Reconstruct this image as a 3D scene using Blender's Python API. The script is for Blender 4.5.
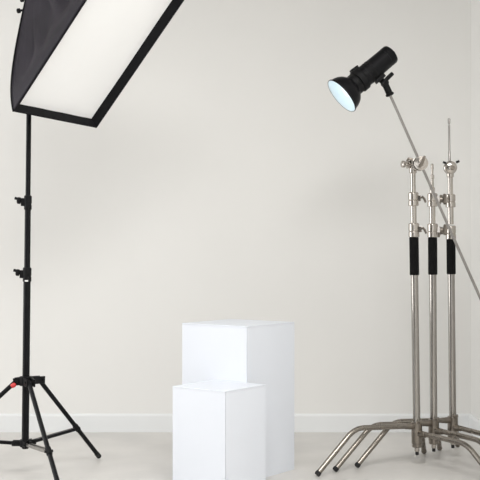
import bpy, math, random
from mathutils import Vector as V, Matrix, Quaternion

for o in list(bpy.data.objects):
    bpy.data.objects.remove(o)
S = bpy.context.scene
C = S.collection
R = math.radians
random.seed(4)

# ------------------------------------------------------------------ camera
cam_d = bpy.data.cameras.new('camera')
cam = bpy.data.objects.new('camera', cam_d)
C.objects.link(cam)
cam.location = (0, 0, 0.98)
cam.rotation_euler = (R(90), 0, 0)
cam_d.sensor_width = 36
cam_d.lens = 1100 / 480 * 36
cam_d.shift_y = 10 / 480
cam_d.clip_end = 200
S.camera = cam

# ------------------------------------------------------------------ world, lights, exposure
W = bpy.data.worlds.new('world')
S.world = W
W.use_nodes = True
bg = W.node_tree.nodes['Background']
bg.inputs[0].default_value = (0.97, 0.985, 1.0, 1)
bg.inputs[1].default_value = 0.3

def area(name, loc, target, sx, sy, power, col):
    d = bpy.data.lights.new(name, 'AREA')
    d.shape = 'RECTANGLE'
    d.size, d.size_y = sx, sy
    d.energy = power
    d.color = col
    o = bpy.data.objects.new(name, d)
    C.objects.link(o)
    o.location = loc
    o.rotation_euler = (V(target) - V(loc)).to_track_quat('-Z', 'Y').to_euler()
    return o
# daylight entering by the two window walls of the studio (behind the camera and on the left)
area('window_daylight', (-0.2, -3.42, 1.25), (-0.2, 5, 1.25), 2.4, 2.3, 22, (0.97, 0.985, 1.0))
area('side_window_daylight', (-4.12, 4.4, 1.3), (0, 4.4, 1.3), 2.2, 2.3, 73, (0.985, 0.99, 1.0))
# unseen overhead fill added to brighten plinth tops and floor: the main one in front of the set, two dimmer ones further in
area('added_overhead_fill', (0.2, 1.9, 3.06), (0.2, 1.9, 0), 1.6, 1.6, 116, (1.0, 0.992, 0.98))
area('added_overhead_fill', (0.2, 3.6, 3.06), (0.2, 3.6, 0), 1.6, 1.4, 5, (1.0, 0.992, 0.98))
area('added_overhead_fill', (-2.2, 3.9, 3.06), (-2.2, 3.9, 0), 1.6, 1.4, 20, (1.0, 0.992, 0.98))

S.view_settings.view_transform = 'Standard'
S.view_settings.look = 'None'
S.view_settings.gamma = 1.0
S.view_settings.use_curve_mapping = False
S.view_settings.exposure = 0.04

# ------------------------------------------------------------------ materials
def mat(name, col, rough=0.5, metal=0.0, var=0.0, scale=20.0, bump=0.0, bscale=None, spec=0.5,
        emit=None, estr=0.0, rvar=0.0, stretch=(1, 1, 1), sheen=0.0):
    m = bpy.data.materials.new(name)
    m.use_nodes = True
    nt = m.node_tree
    b = nt.nodes['Principled BSDF']
    b.inputs['Base Color'].default_value = (*col, 1)
    b.inputs['Roughness'].default_value = rough
    b.inputs['Metallic'].default_value = metal
    b.inputs['Specular IOR Level'].default_value = spec
    if sheen:
        b.inputs['Sheen Weight'].default_value = sheen
    tc = nt.nodes.new('ShaderNodeTexCoord')
    mp = nt.nodes.new('ShaderNodeMapping')
    mp.inputs['Scale'].default_value = stretch
    nt.links.new(tc.outputs['Object'], mp.inputs['Vector'])
    n = nt.nodes.new('ShaderNodeTexNoise')
    n.inputs['Scale'].default_value = scale
    n.inputs['Detail'].default_value = 6
    nt.links.new(mp.outputs['Vector'], n.inputs['Vector'])
    if var:
        r = nt.nodes.new('ShaderNodeValToRGB')
        r.color_ramp.elements[0].position = 0.3
        r.color_ramp.elements[1].position = 0.7
        r.color_ramp.elements[0].color = (*[c * (1 - var) for c in col], 1)
        r.color_ramp.elements[1].color = (*[min(1, c * (1 + var)) for c in col], 1)
        nt.links.new(n.outputs['Fac'], r.inputs['Fac'])
        nt.links.new(r.outputs['Color'], b.inputs['Base Color'])
    if rvar:
        mr = nt.nodes.new('ShaderNodeMapRange')
        mr.inputs['To Min'].default_value = max(0, rough - rvar)
        mr.inputs['To Max'].default_value = rough + rvar
        nt.links.new(n.outputs['Fac'], mr.inputs['Value'])
        nt.links.new(mr.outputs['Result'], b.inputs['Roughness'])
    if bump:
        n2 = nt.nodes.new('ShaderNodeTexNoise')
        n2.inputs['Scale'].default_value = bscale or scale
        n2.inputs['Detail'].default_value = 4
        nt.links.new(mp.outputs['Vector'], n2.inputs['Vector'])
        bp = nt.nodes.new('ShaderNodeBump')
        bp.inputs['Strength'].default_value = bump
        bp.inputs['Distance'].default_value = 0.002
        nt.links.new(n2.outputs['Fac'], bp.inputs['Height'])
        nt.links.new(bp.outputs['Normal'], b.inputs['Normal'])
    if emit:
        b.inputs['Emission Color'].default_value = (*emit, 1)
        b.inputs['Emission Strength'].default_value = estr
    return m

M = {
    'wall': mat('wall_paint', (0.782, 0.774, 0.750), 0.85, var=0.010, scale=1.6, bump=0.12, bscale=160, spec=0.2),
    'wall_dark': mat('reflection_contrast_grey', (0.20, 0.195, 0.19), 0.85, var=0.02, scale=2, spec=0.2),
    'skirt': mat('skirting_paint', (0.775, 0.785, 0.785), 0.6, var=0.01, scale=4),
    'ceil': mat('ceiling_paint', (0.36, 0.355, 0.345), 0.9, var=0.01, scale=2, spec=0.2),
    'floor': mat('concrete', (0.61, 0.592, 0.565), 0.42, var=0.09, scale=3.2, bump=0.08, bscale=60, rvar=0.08),
    'plinth': mat('white_laminate', (0.735, 0.765, 0.82), 0.45, var=0.006, scale=8, spec=0.35),
    'fabric': mat('black_fabric', (0.015, 0.012, 0.018), 0.5, var=0.25, scale=9, bump=0.5, bscale=380, spec=0.22, sheen=0.0),
    'rimfab': mat('black_webbing', (0.006, 0.006, 0.007), 0.85, var=0.2, scale=60, bump=0.3, bscale=300, spec=0.2),
    'diff': mat('white_diffuser_cloth', (0.86, 0.86, 0.85), 0.8, var=0.01, scale=6, bump=0.1, bscale=300,
                emit=(1, 0.99, 0.97), estr=0.10),
    'blk': mat('black_satin_metal', (0.005, 0.005, 0.006), 0.36, var=0.15, scale=30, bump=0.05, bscale=90, spec=0.16),
    'blk2': mat('black_plastic', (0.006, 0.006, 0.0065), 0.5, var=0.2, scale=50, bump=0.12, bscale=140, spec=0.16),
    'foam': mat('black_foam', (0.006, 0.006, 0.006), 0.95, var=0.3, scale=120, bump=0.6, bscale=260, spec=0.15),
    'rubber': mat('black_rubber', (0.012, 0.012, 0.012), 0.8, var=0.2, scale=80, bump=0.2),
    'red': mat('red_plastic', (0.60, 0.03, 0.03), 0.4, var=0.05, scale=40),
    'nickel': mat('brushed_nickel', (0.50, 0.465, 0.425), 0.17, 1.0, var=0.06, scale=14, rvar=0.06, stretch=(1, 1, 0.1)),
    'tube': mat('satin_steel_tube', (0.37, 0.35, 0.325), 0.20, 1.0, var=0.05, scale=14, rvar=0.06, stretch=(1, 1, 0.1)),
    'legm': mat('steel_leg', (0.27, 0.245, 0.215), 0.27, 1.0, var=0.08, scale=16, rvar=0.06),
    'cast': mat('cast_steel', (0.26, 0.232, 0.20), 0.28, 1.0, var=0.12, scale=60, bump=0.3, bscale=120),
    'rod': mat('grey_steel_rod', (0.32, 0.305, 0.29), 0.33, 1.0, var=0.05, scale=30),
    'refl': mat('white_reflector', (0.74, 0.83, 0.87), 0.4, var=0.01, scale=30),
    'glow': mat('lit_frosted_glass', (0.9, 0.95, 1.0), 0.3, var=0.01, scale=20, emit=(0.80, 0.93, 1.0), estr=0.34),
    'glowrim': mat('flash_tube_glass', (0.9, 0.95, 1.0), 0.3, var=0.01, scale=20, emit=(0.9, 0.97, 1.0), estr=4.0),
    'silver': mat('white_print', (0.75, 0.75, 0.75), 0.5, var=0.01),
}

# ------------------------------------------------------------------ mesh helpers
class MB:
    """collects shapes for ONE mesh object"""
    def __init__(s):
        s.v, s.f = [], []
    def add(s, vs, fs):
        k = len(s.v)
        s.v += [V(p) for p in vs]
        s.f += [[i + k for i in f] for f in fs]
        return s
    def box(s, lo, hi, M4=None):
        (a, b, c), (d, e, f) = lo, hi
        vs = [V(p) for p in ((a, b, c), (d, b, c), (d, e, c), (a, e, c), (a, b, f), (d, b, f), (d, e, f), (a, e, f))]
        if M4:
            vs = [M4 @ p for p in vs]
        return s.add(vs, [(3, 2, 1, 0), (4, 5, 6, 7), (0, 1, 5, 4), (1, 2, 6, 5), (2, 3, 7, 6), (3, 0, 4, 7)])
    def bar(s, a, b, w, h, up=(0, 0, 1)):
        """box from a to b with section w x h"""
        a, b = V(a), V(b)
        t = (b - a).normalized()
        x = t.cross(V(up))
        if x.length < 1e-4:
            x = t.cross(V((0, 1, 0)))
        x.normalize()
        y = x.cross(t)
        vs = []
        for p in (a, b):
            for i, j in ((-1, -1), (1, -1), (1, 1), (-1, 1)):
                vs.append(p + x * i * w / 2 + y * j * h / 2)
        return s.add(vs, [(3, 2, 1, 0), (4, 5, 6, 7), (0, 1, 5, 4), (1, 2, 6, 5), (2, 3, 7, 6), (3, 0, 4, 7)])
    def tube(s, pts, r, n=16, cap=True):
        pts = [V(p) for p in pts]
        m = len(pts)
        rr = r if isinstance(r, (list, tuple)) else [r] * m
        t0 = (pts[1] - pts[0]).normalized()
        x = t0.orthogonal().normalized()
        vs = []
        prev = t0
        for i, p in enumerate(pts):
            if i == 0: t = t0
            elif i == m - 1: t = (pts[-1] - pts[-2]).normalized()
            else: t = ((pts[i + 1] - p).normalized() + (p - pts[i - 1]).normalized()).normalized()
            x = prev.rotation_difference(t) @ x
            prev = t
            y = t.cross(x)
            for k in range(n):
                a = 2 * math.pi * k / n
                vs.append(p + (x * math.cos(a) + y * math.sin(a)) * rr[i])
        fs = [(i * n + k, i * n + (k + 1) % n, (i + 1) * n + (k + 1) % n, (i + 1) * n + k)
              for i in range(m - 1) for k in range(n)]
        if cap:
            fs += [tuple(range(n))[::-1], tuple(range((m - 1) * n, m * n))]
        return s.add(vs, fs)
    def lathe(s, o, d, prof, n=28, cap=(True, True)):
        """profile of (distance along d, radius) about the axis o + d*s"""
        o, d = V(o), V(d).normalized()
        x = d.orthogonal().normalized()
        y = d.cross(x)
        vs = []
        for t, r in prof:
            for k in range(n):
                a = 2 * math.pi * k / n
                vs.append(o + d * t + (x * math.cos(a) + y * math.sin(a)) * r)
        m = len(prof)
        fs = [(i * n + k, i * n + (k + 1) % n, (i + 1) * n + (k + 1) % n, (i + 1) * n + k)
              for i in range(m - 1) for k in range(n)]
        if cap[0]: fs.append(tuple(range(n))[::-1])
        if cap[1]: fs.append(tuple(range((m - 1) * n, m * n)))
        return s.add(vs, fs)
    def ball(s, c, r, n=14):
        prof = [(-r * math.cos(math.pi * i / 8), max(1e-4, r * math.sin(math.pi * i / 8))) for i in range(9)]
        return s.lathe(c, (0, 0, 1), prof, n)
    def xf(s, M4):
        s.v = [M4 @ p for p in s.v]
        return s
    def build(s, name, m, parent=None, smooth=True, bevel=0.0, sharp=35):
        me = bpy.data.meshes.new(name)
        me.from_pydata([tuple(p) for p in s.v], [], s.f)
        me.validate()
        me.materials.append(M[m])
        o = bpy.data.objects.new(name, me)
        C.objects.link(o)
        if parent: o.parent = parent
        if smooth:
            me.polygons.foreach_set('use_smooth', [True] * len(me.polygons))
            me.set_sharp_from_angle(angle=R(sharp))
        if bevel:
            b = o.modifiers.new('bevel', 'BEVEL')
            b.width = bevel
            b.segments = 2
            b.limit_method = 'ANGLE'
        return o

def thing(name, loc, label, cat, group=None, rz=0):
    o = bpy.data.objects.new(name, None)
    o.empty_display_size = 0.1
    C.objects.link(o)
    o.location = loc
    o.rotation_euler = (0, 0, rz)
    o['label'] = label
    o['category'] = cat
    if group: o['group'] = group
    return o

def struct(name, mb, m, label, cat, smooth=False, bevel=0.0):
    o = mb.build(name, m, None, smooth, bevel)
    o['kind'] = 'structure'
    o['label'] = label
    o['category'] = cat
    return o

def bezier(p0, p1, p2, n=8):
    p0, p1, p2 = V(p0), V(p1), V(p2)
    return [p0 * (1 - t) ** 2 + p1 * 2 * t * (1 - t) + p2 * t * t for t in [i / n for i in range(n + 1)]]

# ------------------------------------------------------------------ the room
YB, XR, ZC = 5.93, 1.245, 3.1
XL, YF = -4.2, -3.5
struct('floor', MB().box((XL - 0.2, YF - 0.2, -0.1), (XR + 0.2, YB + 0.2, 0)), 'floor', 'pale grey polished concrete studio floor', 'floor')
struct('wall_back', MB().box((XL - 0.2, YB, 0), (XR, YB + 0.2, ZC)), 'wall', 'warm off-white painted wall behind the white plinths', 'wall')
struct('wall_right', MB().box((XR, YF, 0), (XR + 0.2, YB + 0.2, ZC)), 'wall', 'narrow strip of side wall at the far right edge', 'wall')
struct('ceiling', MB().box((XL - 0.2, YF - 0.2, ZC), (XR + 0.2, YB + 0.2, ZC + 0.1)), 'ceil', 'grey ceiling above the studio corner', 'ceiling')
wf = MB()       # unseen wall behind the camera, darkened to put contrast into metal reflections; has window opening
wf.box((XL, YF - 0.2, 0), (XR, YF, 0.1)).box((XL, YF - 0.2, 2.4), (XR, YF, ZC)).box((XL, YF - 0.2, 0.1), (-1.4, YF, 2.4)).box((1.0, YF - 0.2, 0.1), (XR, YF, 2.4))
struct('wall_front', wf, 'wall_dark', 'unseen wall with a wide window behind the camera, darkened for reflections', 'wall')
wl = MB()
wl.box((XL - 0.2, YF - 0.2, 0), (XL, YB, 0.15)).box((XL - 0.2, YF - 0.2, 2.45), (XL, YB, ZC)).box((XL - 0.2, YF - 0.2, 0.15), (XL, 3.3, 2.45)).box((XL - 0.2, 5.5, 0.15), (XL, YB, 2.45))
struct('wall_left', wl, 'wall', 'off-white wall with a window on the left, out of view', 'wall')
def skirting(a, b, nrm):
    """profiled board from a to b, standing out along nrm"""
    prof = [(0, 0), (0.014, 0), (0.014, 0.086), (0.010, 0.094), (0.004, 0.098), (0, 0.098)]
    vs = [V(p) + V(nrm) * d + V((0, 0, z)) for p in (a, b) for d, z in prof]
    n = len(prof)
    fs = [(i, (i + 1) % n, n + (i + 1) % n, n + i) for i in range(n)] + [tuple(range(n)), tuple(range(n, 2 * n))]
    return MB().add(vs, fs)
struct('baseboard_back', skirting((XL, YB, 0), (XR, YB, 0), (0, -1, 0)), 'skirt', 'low white skirting board along the back wall', 'baseboard')
struct('baseboard_right', skirting((XR, YF, 0), (XR, YB - 0.014, 0), (-1, 0, 0)), 'skirt', 'white skirting board along the right side wall', 'baseboard')

# ------------------------------------------------------------------ plinths
def plinth(front, side, h, ang, label):
    t = thing('plinth', (front[0], front[1], 0), label, 'plinth', 'white display plinths', rz=ang)
    th = 0.018
    # local x runs along the right-hand face, local y along the left-hand face; panels are mitred
    def panel(p0, p1, inn):
        p0, p1, inn = V(p0), V(p1), V(inn)
        e = (p1 - p0).normalized()
        g = 0.0006
        a, b = p0 + e * g, p1 - e * g
        c, d = p1 - e * (th + g) + inn * th, p0 + e * (th + g) + inn * th
        z1 = V((0, 0, h - 0.0065))
        MB().add([a, b, c, d, a + z1, b + z1, c + z1, d + z1],
                 [(0, 3, 2, 1), (4, 5, 6, 7), (0, 1, 5, 4), (1, 2, 6, 5), (2, 3, 7, 6), (3, 0, 4, 7)]
                 ).build('side_panel', 'plinth', t, False, 0.0008)
    s = side
    panel((0, 0, 0), (s, 0, 0), (0, 1, 0))
    panel((s, 0, 0), (s, s, 0), (-1, 0, 0))
    panel((s, s, 0), (0, s, 0), (0, -1, 0))
    panel((0, s, 0), (0, 0, 0), (1, 0, 0))
    MB().box((0, 0, h - 0.006), (s, s, h)).build('top_panel', 'plinth', t, False, 0.0012)
    return t
A = R(53.1)
FT = V((0.0295, 4.628))
FL_ = FT - 0.2755 * V((math.cos(A), math.sin(A))) - 0.098 * V((-math.sin(A), math.cos(A)))
plinth(FT, 0.356, 0.659, A, 'taller white display plinth standing behind the low one')
plinth(FL_, 0.2745, 0.422, A, 'shorter white display plinth pushed against the tall one')

# ------------------------------------------------------------------ black light stand
def light_stand():
    bx, by = -0.926, 4.735
    t = thing('light_stand', (bx, by, 0), 'black tripod light stand holding up the softbox', 'light stand')
    L = Matrix.Rotation(0.011, 4, 'Y')                       # the column leans a touch to the right
    def P(z, x=0, y=0): return L @ V((x, y, z))
    MB().lathe((0, 0, 0.125), (0, 0, 1), [(0, 0.013), (0.003, 0.0155), (0.745, 0.0155)], 24).xf(L).build('column_section', 'blk', t)
    MB().lathe((0, 0, 0.86), (0, 0, 1), [(0, 0.0130), (0.32, 0.0130)], 24).xf(L).build('column_section', 'blk', t)
    MB().lathe((0, 0, 1.16), (0, 0, 1), [(0, 0.0108), (0.84, 0.0108)], 24).xf(L).build('column_section', 'blk', t)
    MB().lathe((0, 0, 1.98), (0, 0, 1), [(0, 0.0125), (0.03, 0.0125), (0.032, 0.008), (0.15, 0.008)], 20).xf(L).build('spigot', 'nickel', t)
    # two clamp collars with their knobs on the left
    for z, r in ((0.875, 0.0185), (1.185, 0.0165)):
        c = MB().lathe((0, 0, z - 0.032), (0, 0, 1), [(0, r - 0.002), (0.003, r), (0.02, r), (0.022, r - 0.0015), (0.026, r - 0.0015),
              (0.028, r), (0.058, r), (0.062, r - 0.003)], 24)
        c.box((-r - 0.012, -0.011, z - 0.016), (-0.006, 0.011, z + 0.018))
        c = c.xf(L).build('clamp_collar', 'blk2', t, bevel=0.0008)
        kx = -r - 0.010
        k = MB().lathe(P(z + 0.006, kx), L.to_3x3() @ V((-1, 0, 0.12)), [(0, 0.008), (0.004, 0.008), (0.006, 0.015), (0.017, 0.015), (0.020, 0.011)], 12)
        k.bar(P(z + 0.012, kx - 0.008), P(z + 0.018, kx - 0.030), 0.014, 0.012)
        k.build('knob', 'blk2', c, bevel=0.0012)
    MB().box((-0.006, -0.0200, 0.8445), (0.008, -0.0182, 0.851)).xf(L).build('white_mark', 'silver', t, False)
    # leg crown
    zt, zb = 0.416, 0.149
    angs = [R(57), R(-63), R(179)]
    piv = [0.085, 0.062, 0.037]
    feet = [0.492, 0.523, 0.48]
    hub = MB().lathe((0, 0, zt - 0.02), (0, 0, 1), [(0, 0.026), (0.004, 0.030), (0.036, 0.030), (0.04, 0.027)], 24)
    for a, pr in zip(angs, piv):
        d = V((math.cos(a), math.sin(a), 0)); q = V((-d.y, d.x, 0))
        for sg in (-1, 1):
            hub.bar(d * 0.02 + q * sg * 0.0155 + V((0, 0, zt + 0.001)), d * (pr + 0.014) + q * sg * 0.0155 + V((0, 0, zt - 0.003)), 0.008, 0.032)
        hub.tube([d * pr - q * 0.024 + V((0, 0, zt)), d * pr + q * 0.024 + V((0, 0, zt))], 0.006, 10)
    hub.xf(Matrix.Translation(P(zt) - V((0, 0, zt))))
    hub = hub.build('leg_crown', 'blk2', t, bevel=0.001)
    k = MB()
    k.lathe(P(zt - 0.010, -0.040, -0.022), (-0.75, -0.25, -0.5), [(0, 0.006), (0.006, 0.010), (0.018, 0.010), (0.022, 0.007)], 12)
    k.build('locking_knob', 'red', hub)
    # lower brace hub
    h2 = MB().lathe((0, 0, zb - 0.017), (0, 0, 1), [(0, 0.019), (0.003, 0.023), (0.03, 0.023), (0.033, 0.020)], 24)
    for a in angs:
        d = V((math.cos(a), math.sin(a), 0)); q = V((-d.y, d.x, 0))
        for sg in (-1, 1):
            h2.bar(d * 0.015 + q * sg * 0.013 + V((0, 0, zb)), d * 0.054 + q * sg * 0.013 + V((0, 0, zb)), 0.006, 0.022)
        h2.tube([d * 0.042 - q * 0.019 + V((0, 0, zb)), d * 0.042 + q * 0.019 + V((0, 0, zb))], 0.005, 10)
    h2.build('brace_hub', 'blk2', t, bevel=0.001)
    for i, a in enumerate(angs):
        d = V((math.cos(a), math.sin(a), 0)); q = V((-d.y, d.x, 0))
        top = d * piv[i] + V((0, 0, zt)); foot = d * feet[i] + V((0, 0, 0.012))
        u = (foot - top).normalized()
        leg = MB().tube([top - u * 0.004, foot], 0.0100, 14).build('leg', 'blk', t)
        MB().lathe(foot - u * 0.03, u, [(0, 0.0112), (0.027, 0.0118), (0.031, 0.009)], 14).build('foot', 'rubber', leg)
        mid = top.lerp(foot, 0.61)
        MB().lathe(mid - u * 0.017, u, [(0, 0.0125), (0.034, 0.0125)], 14).tube([mid - q * 0.017, mid + q * 0.017], 0.006, 10).build('brace_collar', 'blk2', leg)
        br = MB()
        b0 = d * 0.040 + V((0, 0, zb))
        if i == 1:
            for sg in (-1, 1):
                br.bar(b0 + q * sg * 0.009, mid + q * sg * 0.0145, 0.004, 0.013)
        else:
            br.bar(b0 + q * 0.0, mid - V((0, 0, 0.004)), 0.018, 0.014)
        br.build('brace', 'blk' if i != 1 else 'rod', t, bevel=0.001)
light_stand()

# ------------------------------------------------------------------ softbox
def softbox():
    Acor = V((-0.9046, 4.40, 0.98 + 0.553))
    v = V((0.577, -0.36, 0.733)).normalized()
    u = V((0.0633, 0.092, -0.0046)); u = (u - v * u.dot(v)).normalized()
    n = v.cross(u); n = -n if n.y > 0 else n
    n.normalize()
    w, h, dep = 0.492, 0.80, 0.50
    cen = Acor + u * w / 2 + v * h / 2
    ringc = cen - n * dep
    t = thing('softbox', ringc, 'large tilted black softbox with white front cloth, upper left', 'softbox')
    # rotation from local (u, v, n) axes, origin at the ring
    Q = Matrix((u, v, n)).transposed().to_4x4()
    def place(mb): return mb.xf(Q)
    lip = 0.046
    corners = [(-w / 2, -h / 2), (w / 2, -h / 2), (w / 2, h / 2), (-w / 2, h / 2)]
    rr = 0.075
    def rodpt(i, s):
        """bowed rod from face corner (s=0) to the speed ring (s=1); local, ring at z=0"""
        cx, cy = corners[i]
        dx, dy = rr * (0.70 if cx > 0 else -0.70), rr * (0.70 if cy > 0 else -0.70)
        # quarter-ellipse like bow
        b = 0.205 * math.sin(math.pi * s) * (1 - 0.25 * s)
        x = cx + (dx - cx) * s; y = cy + (dy - cy) * s
        out = V((cx, cy)).normalized()
        return V((x + out.x * b * 0.42, y + out.y * b * 0.42, (dep - 0.003) * (1 - s) + b * 0.30))
    NS, NT = 26, 30
    for i in range(4):
        j = (i + 1) % 4
        mid_out = (V(corners[i]) + V(corners[j])).normalized()
        vs = []
        for a in range(NS + 1):
            s = a / NS
            p, q = rodpt(i, s), rodpt(j, s)
            for b in range(NT + 1):
                k = b / NT
                pt = p.lerp(q, k)
                env = math.sin(math.pi * k) ** 0.8
                e2 = min(1, max(0, (s - 0.09) / 0.3)); env *= e2 * e2 * (3 - 2 * e2)
                sag = -0.050 * env * math.sin(math.pi * s) ** 1.5
                wr = (0.012 * math.sin(31 * k + 3.2 * s + i) + 0.008 * math.sin(47 * k - 4 * s + 2 * i)
                      + 0.003 * math.sin(11 * s + 17 * k)) * env * math.sin(math.pi * min(1, s * 1.15)) ** 1.3
                off = sag + wr
                pt = pt + V((mid_out.x * off, mid_out.y * off, off * 0.35))
                vs.append(pt)
        m = NT + 1
        fs = [(a * m + b, a * m + b + 1, (a + 1) * m + b + 1, (a + 1) * m + b) for a in range(NS) for b in range(NT)]
        o = place(MB().add(vs, fs)).build('fabric_panel', 'fabric', t, sharp=80)
        sm = o.modifiers.new('thickness', 'SOLIDIFY'); sm.thickness = 0.0015; sm.offset = -1
        place(MB().tube([rodpt(i, s / 20) for s in range(21)], 0.0045, 8)).build('rod_seam', 'rimfab', t)
    # deep black lip around the front cloth
    zf, zb = dep, dep - lip
    for i in range(4):
        j = (i + 1) % 4
        c0, c1 = V(corners[i]), V(corners[j])
        def ins(c, d): return V((c.x - math.copysign(d, c.x), c.y - math.copysign(d, c.y)))
        a0, a1 = ins(c0, 0.005), ins(c1, 0.005)
        vs = []
        o0, o1 = ins(c0, 0.016), ins(c1, 0.016)
        b0, b1 = ins(c0, 0.019), ins(c1, 0.019)
        for (p, q, z) in ((o0, o1, zb), (c0, c1, zf), (a0, a1, zf), (b0, b1, zb)):
            vs += [V((p.x, p.y, z)), V((q.x, q.y, z))]
        fs = [(0, 1, 3, 2), (2, 3, 5, 4), (4, 5, 7, 6), (6, 7, 1, 0), (0, 2, 4, 6), (1, 7, 5, 3)]
        place(MB().add(vs, fs)).build('front_lip', 'rimfab', t, False)
    # front cloth, very slightly sagging, set back inside the lip
    vs = []
    NX, NY = 24, 32
    for a in range(NY + 1):
        for b in range(NX + 1):
            x = -1 + 2 * b / NX; y = -1 + 2 * a / NY
            z = dep - 0.038 + 0.006 * (1 - x * x) * (1 - y * y) + 0.0008 * math.sin(9 * x + 4 * y)
            vs.append(V((x * (w / 2 - 0.0185), y * (h / 2 - 0.0185), z)))
    m = NX + 1
    fs = [(a * m + b, a * m + b + 1, (a + 1) * m + b + 1, (a + 1) * m + b) for a in range(NY) for b in range(NX)]
    place(MB().add(vs, fs)).build('front_cloth', 'diff', t, sharp=80)
    # speed ring and flash head
    ring = MB().lathe((0, 0, -0.022), (0, 0, 1), [(0, 0.05), (0, 0.078), (0.018, 0.078), (0.018, 0.05), (0, 0.05)], 32, (False, False))
    for cx, cy in ((-1, -1), (1, -1), (1, 1), (-1, 1)):
        ring.lathe((cx * 0.052, cy * 0.052, -0.02), (cx, cy, 0.5), [(0, 0.009), (0.045, 0.009)], 10)
    place(ring).build('speed_ring', 'blk2', t)
    head = MB().lathe((0, 0, -0.02), (0, 0, -1), [(0, 0.058), (0.02, 0.060), (0.024, 0.053), (0.05, 0.053), (0.053, 0.056), (0.22, 0.056),
                     (0.226, 0.052), (0.25, 0.052), (0.256, 0.045)], 28)
    place(head).build('flash_head', 'blk', t)
    # tilt bracket that sits on the stand's spigot (world aligned)
    hd = -n * 0.155
    top = V((-0.926, 4.735, 0)) + V((0.011 * 2.1, 0, 2.02)) - ringc
    br = MB()
    br.lathe(top - V((0, 0, 0.02)), (0.011, 0, 1), [(0, 0.016), (0.11, 0.016)], 16)
    br.tube([top + V((0.001, 0, 0.09)), top + V((0.001, 0, 0.13)), hd - V((0, 0, 0.03))], 0.013, 12)
    br = br.build('tilt_bracket', 'blk2', t)
    for dz, ln in ((-0.006, 0.028), (0.040, 0.014)):
        MB().lathe(top + V((-0.012, -0.004, dz)), (-1, -0.15, -0.18), [(0, 0.005), (ln, 0.005), (ln + 0.002, 0.0105), (ln + 0.014, 0.0105), (ln + 0.018, 0.006)], 12).build('bracket_knob', 'blk2', br)
    MB().tube([top + V((-0.01, 0, 0.06)), top + V((-0.035, -0.01, 0.075)), top + V((-0.045, -0.02, 0.10))], 0.006, 10).build('tilt_handle', 'blk2', br)
softbox()

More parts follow.
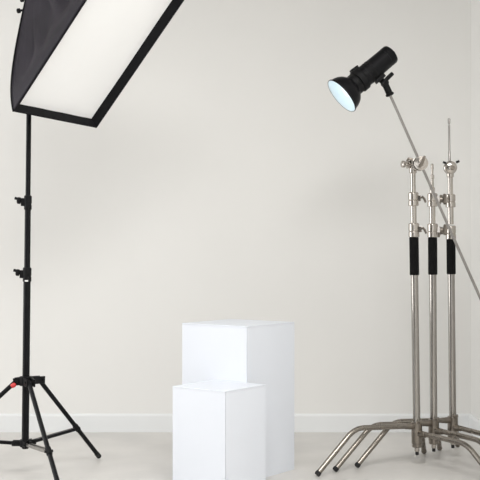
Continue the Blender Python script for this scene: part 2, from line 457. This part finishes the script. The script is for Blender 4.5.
# ------------------------------------------------------------------ three C-stands
def c_stand(x, y, kind, label, lean, right, left=205):
    LEAN = Matrix.Rotation(-lean, 4, 'Y')
    LEGS = [(R(left), 0.524, 0.182, 0.196), (R(right[0]), right[1], 0.150, 0.150), (R(75), 0.312, 0.118, 0.124)]
    t = thing('grip_stand', (x, y, 0), label, 'stand', 'steel grip stands by the right wall')
    def col(mb, name, m, parent=None, **k): return mb.xf(LEAN).build(name, m, parent or t, **k)
    Z = (0, 0, 1)
    col(MB().lathe((0, 0, 0.092), Z, [(0, 0.013), (0.002, 0.0150), (0.059, 0.0150), (0.060, 0.0168), (0.954, 0.0168)], 28), 'lower_tube', 'tube')
    col(MB().lathe((0, 0, 0.866), Z, [(0, 0.018), (0.002, 0.0212), (0.170, 0.0212), (0.172, 0.018)], 28), 'foam_grip', 'foam')
    col(MB().lathe((0, 0, 1.10), Z, [(0, 0.0138), (0.09, 0.0138)], 24), 'middle_tube', 'nickel')
    def collar(z, r, hgt, ang, style):
        c = MB().lathe((0, 0, z), Z, [(0, r - 0.002), (0.002, r), (hgt * 0.38, r), (hgt * 0.40, r - 0.0022), (hgt * 0.44, r - 0.0022), (hgt * 0.46, r),
                       (hgt - 0.004, r), (hgt, r - 0.004)], 28)
        d = V((math.cos(ang), math.sin(ang), 0)); q = V((-d.y, d.x, 0))
        zc = z + hgt * 0.55
        c.bar(d * (r - 0.006) + V((0, 0, zc)), d * (r + 0.010) + V((0, 0, zc)), 0.020, 0.026)
        c = col(c, 'collar', 'nickel', bevel=0.001)
        hnd = MB()
        e = d * (r + 0.008) + V((0, 0, zc))
        if style == 'lever':
            hnd.tube([e, e + d * 0.010 + V((0, 0, 0.006)), e + d * 0.018 + V((0, 0, -0.004)), e + d * 0.024 + V((0, 0, -0.020))],
                     [0.0045, 0.006, 0.006, 0.0045], 10)
        else:
            hnd.tube([e, e + d * 0.022], 0.0055, 10)
            k = e + d * 0.024
            hnd.lathe(e + d * 0.004, d, [(0, 0.012), (0.010, 0.012), (0.012, 0.007)], 12)
            hnd.tube([k - q * 0.012 + V((0, 0, -0.022)), k, k + q * 0.012 + V((0, 0, 0.022))], [0.007, 0.0095, 0.007], 10)
        col(hnd, 'lock_handle', 'cast', c)
    if kind == 1:
        collar(1.038, 0.0245, 0.064, R(-20), 'lever'); collar(1.180, 0.0235, 0.062, R(-15), 'lever')
    elif kind == 2:
        collar(1.038, 0.0245, 0.064, R(-10), 'tee'); collar(1.180, 0.0235, 0.062, R(-8), 'tee')
    else:
        collar(1.030, 0.0245, 0.064, R(188), 'tee'); collar(1.180, 0.0235, 0.062, R(200), 'tee')
    # heads
    if kind == 1:
        col(MB().lathe((0, 0, 1.24), Z, [(0, 0.0120), (0.10, 0.0120)], 22), 'upper_tube', 'nickel')
        gz = 1.368
        g = MB()
        g.lathe((0, 0, gz - 0.040), Z, [(0, 0.014), (0.003, 0.0175), (0.058, 0.0175), (0.062, 0.013)], 22)
        g.lathe((0.024, -0.006, gz), (0, -1, 0), [(0, 0.022), (0.002, 0.031), (0.016, 0.032), (0.018, 0.025), (0.024, 0.025), (0.026, 0.031), (0.038, 0.031)], 30)
        g.box((-0.010, -0.016, gz - 0.020), (0.020, 0.012, gz + 0.020))
        g = col(g, 'grip_head', 'nickel', bevel=0.001)
        k = MB().lathe((0.026, -0.0635, gz), (0, -1, 0), [(0, 0.031), (0.010, 0.032), (0.011, 0.024), (0.014, 0.0235), (0.015, 0.014), (0.026, 0.013), (0.030, 0.010)], 30)
        col(k, 'grip_plate', 'nickel', g, bevel=0.0008)
        k = MB().tube([(0.016, -0.090, gz - 0.020), (0.026, -0.092, gz), (0.040, -0.090, gz + 0.030)], [0.006, 0.0085, 0.005], 10)
        col(k, 'tee_handle', 'cast', g)
        k = MB().lathe((-0.012, -0.004, gz), (-1, -0.25, 0.04), [(0, 0.011), (0.010, 0.011), (0.011, 0.019), (0.015, 0.020), (0.016, 0.009), (0.026, 0.008), (0.027, 0.0155), (0.040, 0.0165), (0.043, 0.012)], 18)
        col(k, 'side_knob', 'nickel', g, bevel=0.0006)
        k = MB().tube([(-0.030, -0.018, gz + 0.014), (-0.022, -0.022, gz + 0.026), (-0.004, -0.024, gz + 0.022)], [0.005, 0.006, 0.005], 10)
        col(k, 'lever', 'cast', g)
    elif kind == 2:
        col(MB().lathe((0, 0, 1.24), Z, [(0, 0.0118), (0.028, 0.0118), (0.030, 0.0075), (0.068, 0.0075), (0.070, 0.0095), (0.086, 0.0095), (0.088, 0.0055),
                       (0.112, 0.0055), (0.114, 0.0072), (0.134, 0.0072), (0.138, 0.004)], 20), 'spigot', 'nickel')
    else:
        col(MB().lathe((0, 0, 1.24), Z, [(0, 0.0120), (0.09, 0.0120)], 22), 'upper_tube', 'nickel')
        gz = 1.366
        g = MB().lathe((0, 0, gz - 0.045), Z, [(0, 0.014), (0.003, 0.017), (0.03, 0.017)], 22)
        g.lathe((0.003, 0.020, gz), (-0.15, -1, 0), [(0, 0.026), (0.004, 0.031), (0.026, 0.032), (0.030, 0.030), (0.040, 0.030), (0.044, 0.026), (0.048, 0.012)], 28)
        g = col(g, 'grip_head', 'nickel', bevel=0.001)
        col(MB().tube([(-0.024, -0.014, gz + 0.022), (-0.036, -0.014, gz + 0.026)], 0.0055, 10), 'bolt', 'rubber', g)
        col(MB().tube([(0.026, -0.014, gz + 0.024), (0.040, -0.014, gz + 0.030)], 0.0055, 10), 'bolt', 'rubber', g)
        col(MB().lathe((0.004, -0.026, gz - 0.002), (0, -1, 0), [(0, 0.011), (0.010, 0.011), (0.013, 0.008)], 14), 'knob', 'cast', g)
        col(MB().lathe((-0.003, 0, gz + 0.025), Z, [(0, 0.0062), (0.05, 0.0062), (0.052, 0.0050), (0.172, 0.0050), (0.174, 0.0036), (0.182, 0.0036), (0.184, 0.0062), (0.204, 0.0062), (0.208, 0.004)], 16), 'spigot', 'rod')
    # sliding base: one casting per leg
    for i, (a, r, z0, z1) in enumerate(LEGS):
        d = V((math.cos(a), math.sin(a), 0)); q = V((-d.y, d.x, 0))
        up = V((0, 0, 1))
        axis = LEAN @ V((0, 0, z0))
        axis.z = 0
        hb = MB().lathe(axis + up * (z0 - 0.018), Z, [(0, 0.022), (0.002, 0.0245), (0.034, 0.0245), (0.036, 0.022)], 24)
        hb.lathe(axis + d * 0.016 + up * z0, d + up * (z1 - z0) / 0.3, [(0, 0.0145), (0.026, 0.0145), (0.030, 0.0132), (0.046, 0.0132)], 18)
        pst = d * 0.05 + up * (z0 + 0.002)
        bend = d * (r * 0.635) + up * z1
        foot = d * r + up * 0.011
        du = (foot - bend).normalized()
        pre = bend.lerp(pst, 0.05 / (bend - pst).length)
        post = bend + du * 0.05
        path = [pst] + bezier(pre, bend, post, 9) + [foot]
        leg = MB().tube(path, 0.0118, 16).build('leg', 'legm', t, sharp=50)
        hb.build('leg_socket', 'cast', leg, bevel=0.0008)
        MB().lathe(foot - du * 0.012, du, [(0, 0.0122), (0.010, 0.0135), (0.016, 0.0115)], 14).build('foot', 'rubber' if i < 2 else 'cast', leg)
        if i == 0:
            bl = MB().tube([axis + q * 0.022 + d * 0.01 + up * (z0 + 0.022), axis + q * 0.052 + d * 0.012 + up * (z0 + 0.026)], 0.006, 10)
            bl.build('leg_latch', 'cast', leg)
            MB().tube([axis - q * 0.020 - d * 0.01 + up * (z0 + 0.018), axis - q * 0.034 - d * 0.05 + up * (z0 + 0.014)], 0.0055, 10).build('leg_latch', 'cast', leg)
    st = LEAN @ V((0, 0, 0.1)); st.z = 0
    b = MB().lathe(st + V((0, 0, 0.085)), Z, [(0, 0.019), (0.003, 0.0225), (0.046, 0.0225), (0.05, 0.020)], 22)
    b.build('base_collar', 'cast', t)
    MB().lathe(st + V((0, 0, 0.066)), Z, [(0, 0.009), (0.003, 0.0115), (0.020, 0.0115), (0.022, 0.010), (0.030, 0.010)], 16).build('base_ring', 'nickel', t)
    MB().lathe(st + V((0, 0, 0.050)), Z, [(0, 0.006), (0.003, 0.008), (0.018, 0.008)], 12).build('base_bolt', 'rubber', t)

c_stand(0.8045, 4.99, 1, 'leftmost steel grip stand with black foam sleeve, clamping the boom rod', 0.0150, (-60, 0.52), 206.3)
c_stand(0.8947, 5.075, 2, 'middle steel grip stand with black foam sleeve and bare short pin on top', 0.006, (-62, 0.52))
c_stand(1.0005, 5.165, 3, 'rightmost steel grip stand with round clamp and tall upright pin on top', 0.010, (-66, 0.52))

# ------------------------------------------------------------------ boom rod
RY = 4.936
p0 = V((0.666, RY, 1.692)); p1 = V((1.118, RY, 0.675))
bt = thing('boom_arm', p1, 'thin grey steel boom rod slanting across the three grip stands', 'boom arm')
MB().tube([p0 - p1, V((0, 0, 0))], 0.0063, 14).build('rod', 'rod', bt)
dn = (p1 - p0).normalized()
MB().lathe(-dn * 0.02, dn, [(0, 0.0085), (0.022, 0.0088), (0.026, 0.006)], 14).build('end_cap', 'rubber', bt)

# ------------------------------------------------------------------ flash head on the boom
def flash():
    O = V((0.450, 4.885, 1.663))
    b = V((0.735, 0.17, 0.637)).normalized()       # backwards along the lamp
    t = thing('studio_flash', O, 'black studio flash head with a glowing round reflector on the boom rod', 'studio light')
    dwn = V((0.655, 0, -0.756)); dwn = (dwn - b * dwn.dot(b)).normalized()
    sd = b.cross(dwn).normalized()
    o0 = V((0, 0, 0))
    rf = MB().lathe(o0, b, [(0.000, 0.0865), (0.000, 0.0885), (0.006, 0.0885), (0.008, 0.0845), (0.022, 0.0825), (0.040, 0.0765), (0.054, 0.068), (0.064, 0.058), (0.070, 0.050), (0.076, 0.048)], 40, (False, False))
    rf = rf.build('reflector', 'blk', t, sharp=40)
    MB().lathe(o0, b, [(0.0005, 0.0875), (0.002, 0.0835), (0.022, 0.0805), (0.040, 0.0745), (0.054, 0.066), (0.064, 0.056), (0.068, 0.046), (0.069, 0.001)], 40, (False, False)).build('reflector_lining', 'refl', rf, sharp=60)
    MB().lathe(o0, b, [(0.020, 0.002), (0.021, 0.012), (0.025, 0.024), (0.033, 0.034), (0.045, 0.040), (0.066, 0.040)], 28, (True, False)).build('glass_dome', 'glow', t, sharp=60)
    MB().tube([b * 0.058 + (dwn * math.cos(k) + sd * math.sin(k)) * 0.0475 for k in [2 * math.pi * i / 28 for i in range(29)]], 0.0045, 8).build('flash_tube', 'glowrim', t)
    MB().lathe(o0, b, [(0.070, 0.044), (0.072, 0.0485), (0.094, 0.0485), (0.096, 0.046), (0.100, 0.046)], 32).build('neck', 'blk2', t)
    MB().lathe(o0, b, [(0.100, 0.050), (0.102, 0.0535), (0.128, 0.0535), (0.131, 0.050)], 32).bar(b * 0.108 - dwn * 0.050 , b * 0.146 - dwn * 0.047, 0.030, 0.024, up=dwn).build('locking_collar', 'blk2', t, bevel=0.001)
    MB().lathe(o0, b, [(0.128, 0.046), (0.130, 0.0475), (0.21, 0.0465), (0.274, 0.0455), (0.275, 0.044), (0.280, 0.044), (0.281, 0.0458), (0.300, 0.0458), (0.306, 0.043), (0.308, 0.040)], 36).build('body', 'blk', t)
    pl = MB().lathe(o0, b, [(0.302, 0.036), (0.310, 0.036), (0.311, 0.034)], 28)
    pl.build('rear_panel', 'blk2', t)
    for k in range(3):
        MB().lathe(b * 0.309 + sd * (k - 1) * 0.02 + dwn * 0.004, b, [(0, 0.0065), (0.006, 0.006)], 12).build('dial', 'rubber', t)
    # ribbed grip band
    for s in (0.150, 0.165, 0.180):
        MB().lathe(o0, b, [(s, 0.0465), (s + 0.002, 0.0485), (s + 0.007, 0.0485), (s + 0.009, 0.0465)], 32, (False, False)).build('cooling_fin', 'blk2', t)
    # mount: foot rail, pivot, receiver on the rod
    MB().bar(b * 0.165 + dwn * 0.052, b * 0.215 + dwn * 0.052, 0.030, 0.018, up=dwn).build('mount_rail', 'blk2', t, bevel=0.001)
    rodtop = p0 - O
    dr = (p1 - p0).normalized()
    pv = rodtop - dr * 0.040
    mt = MB().lathe(pv + V((0, 0.02, 0)), (0, -1, 0), [(0, 0.0145), (0.002, 0.0165), (0.038, 0.0165), (0.040, 0.0145)], 20)
    mt.bar(b * 0.190 + dwn * 0.055, pv, 0.024, 0.022, up=dwn)
    mt = mt.build('tilt_joint', 'blk2', t, bevel=0.001)
    MB().lathe(pv, dr, [(0, 0.013), (0.006, 0.015), (0.048, 0.015), (0.051, 0.019), (0.059, 0.019), (0.062, 0.013)], 20).build('rod_receiver', 'blk2', mt)
    MB().tube([pv + V((0.0, -0.026, 0)) - b * 0.012 - dwn * 0.004, pv + V((0.0, -0.026, 0)) + b * 0.02 - dwn * 0.008 , pv + V((0, -0.026, 0)) + b * 0.052 - dwn * 0.010], [0.008, 0.0095, 0.009], 12).build('tilt_lever', 'blk2', mt)
flash()
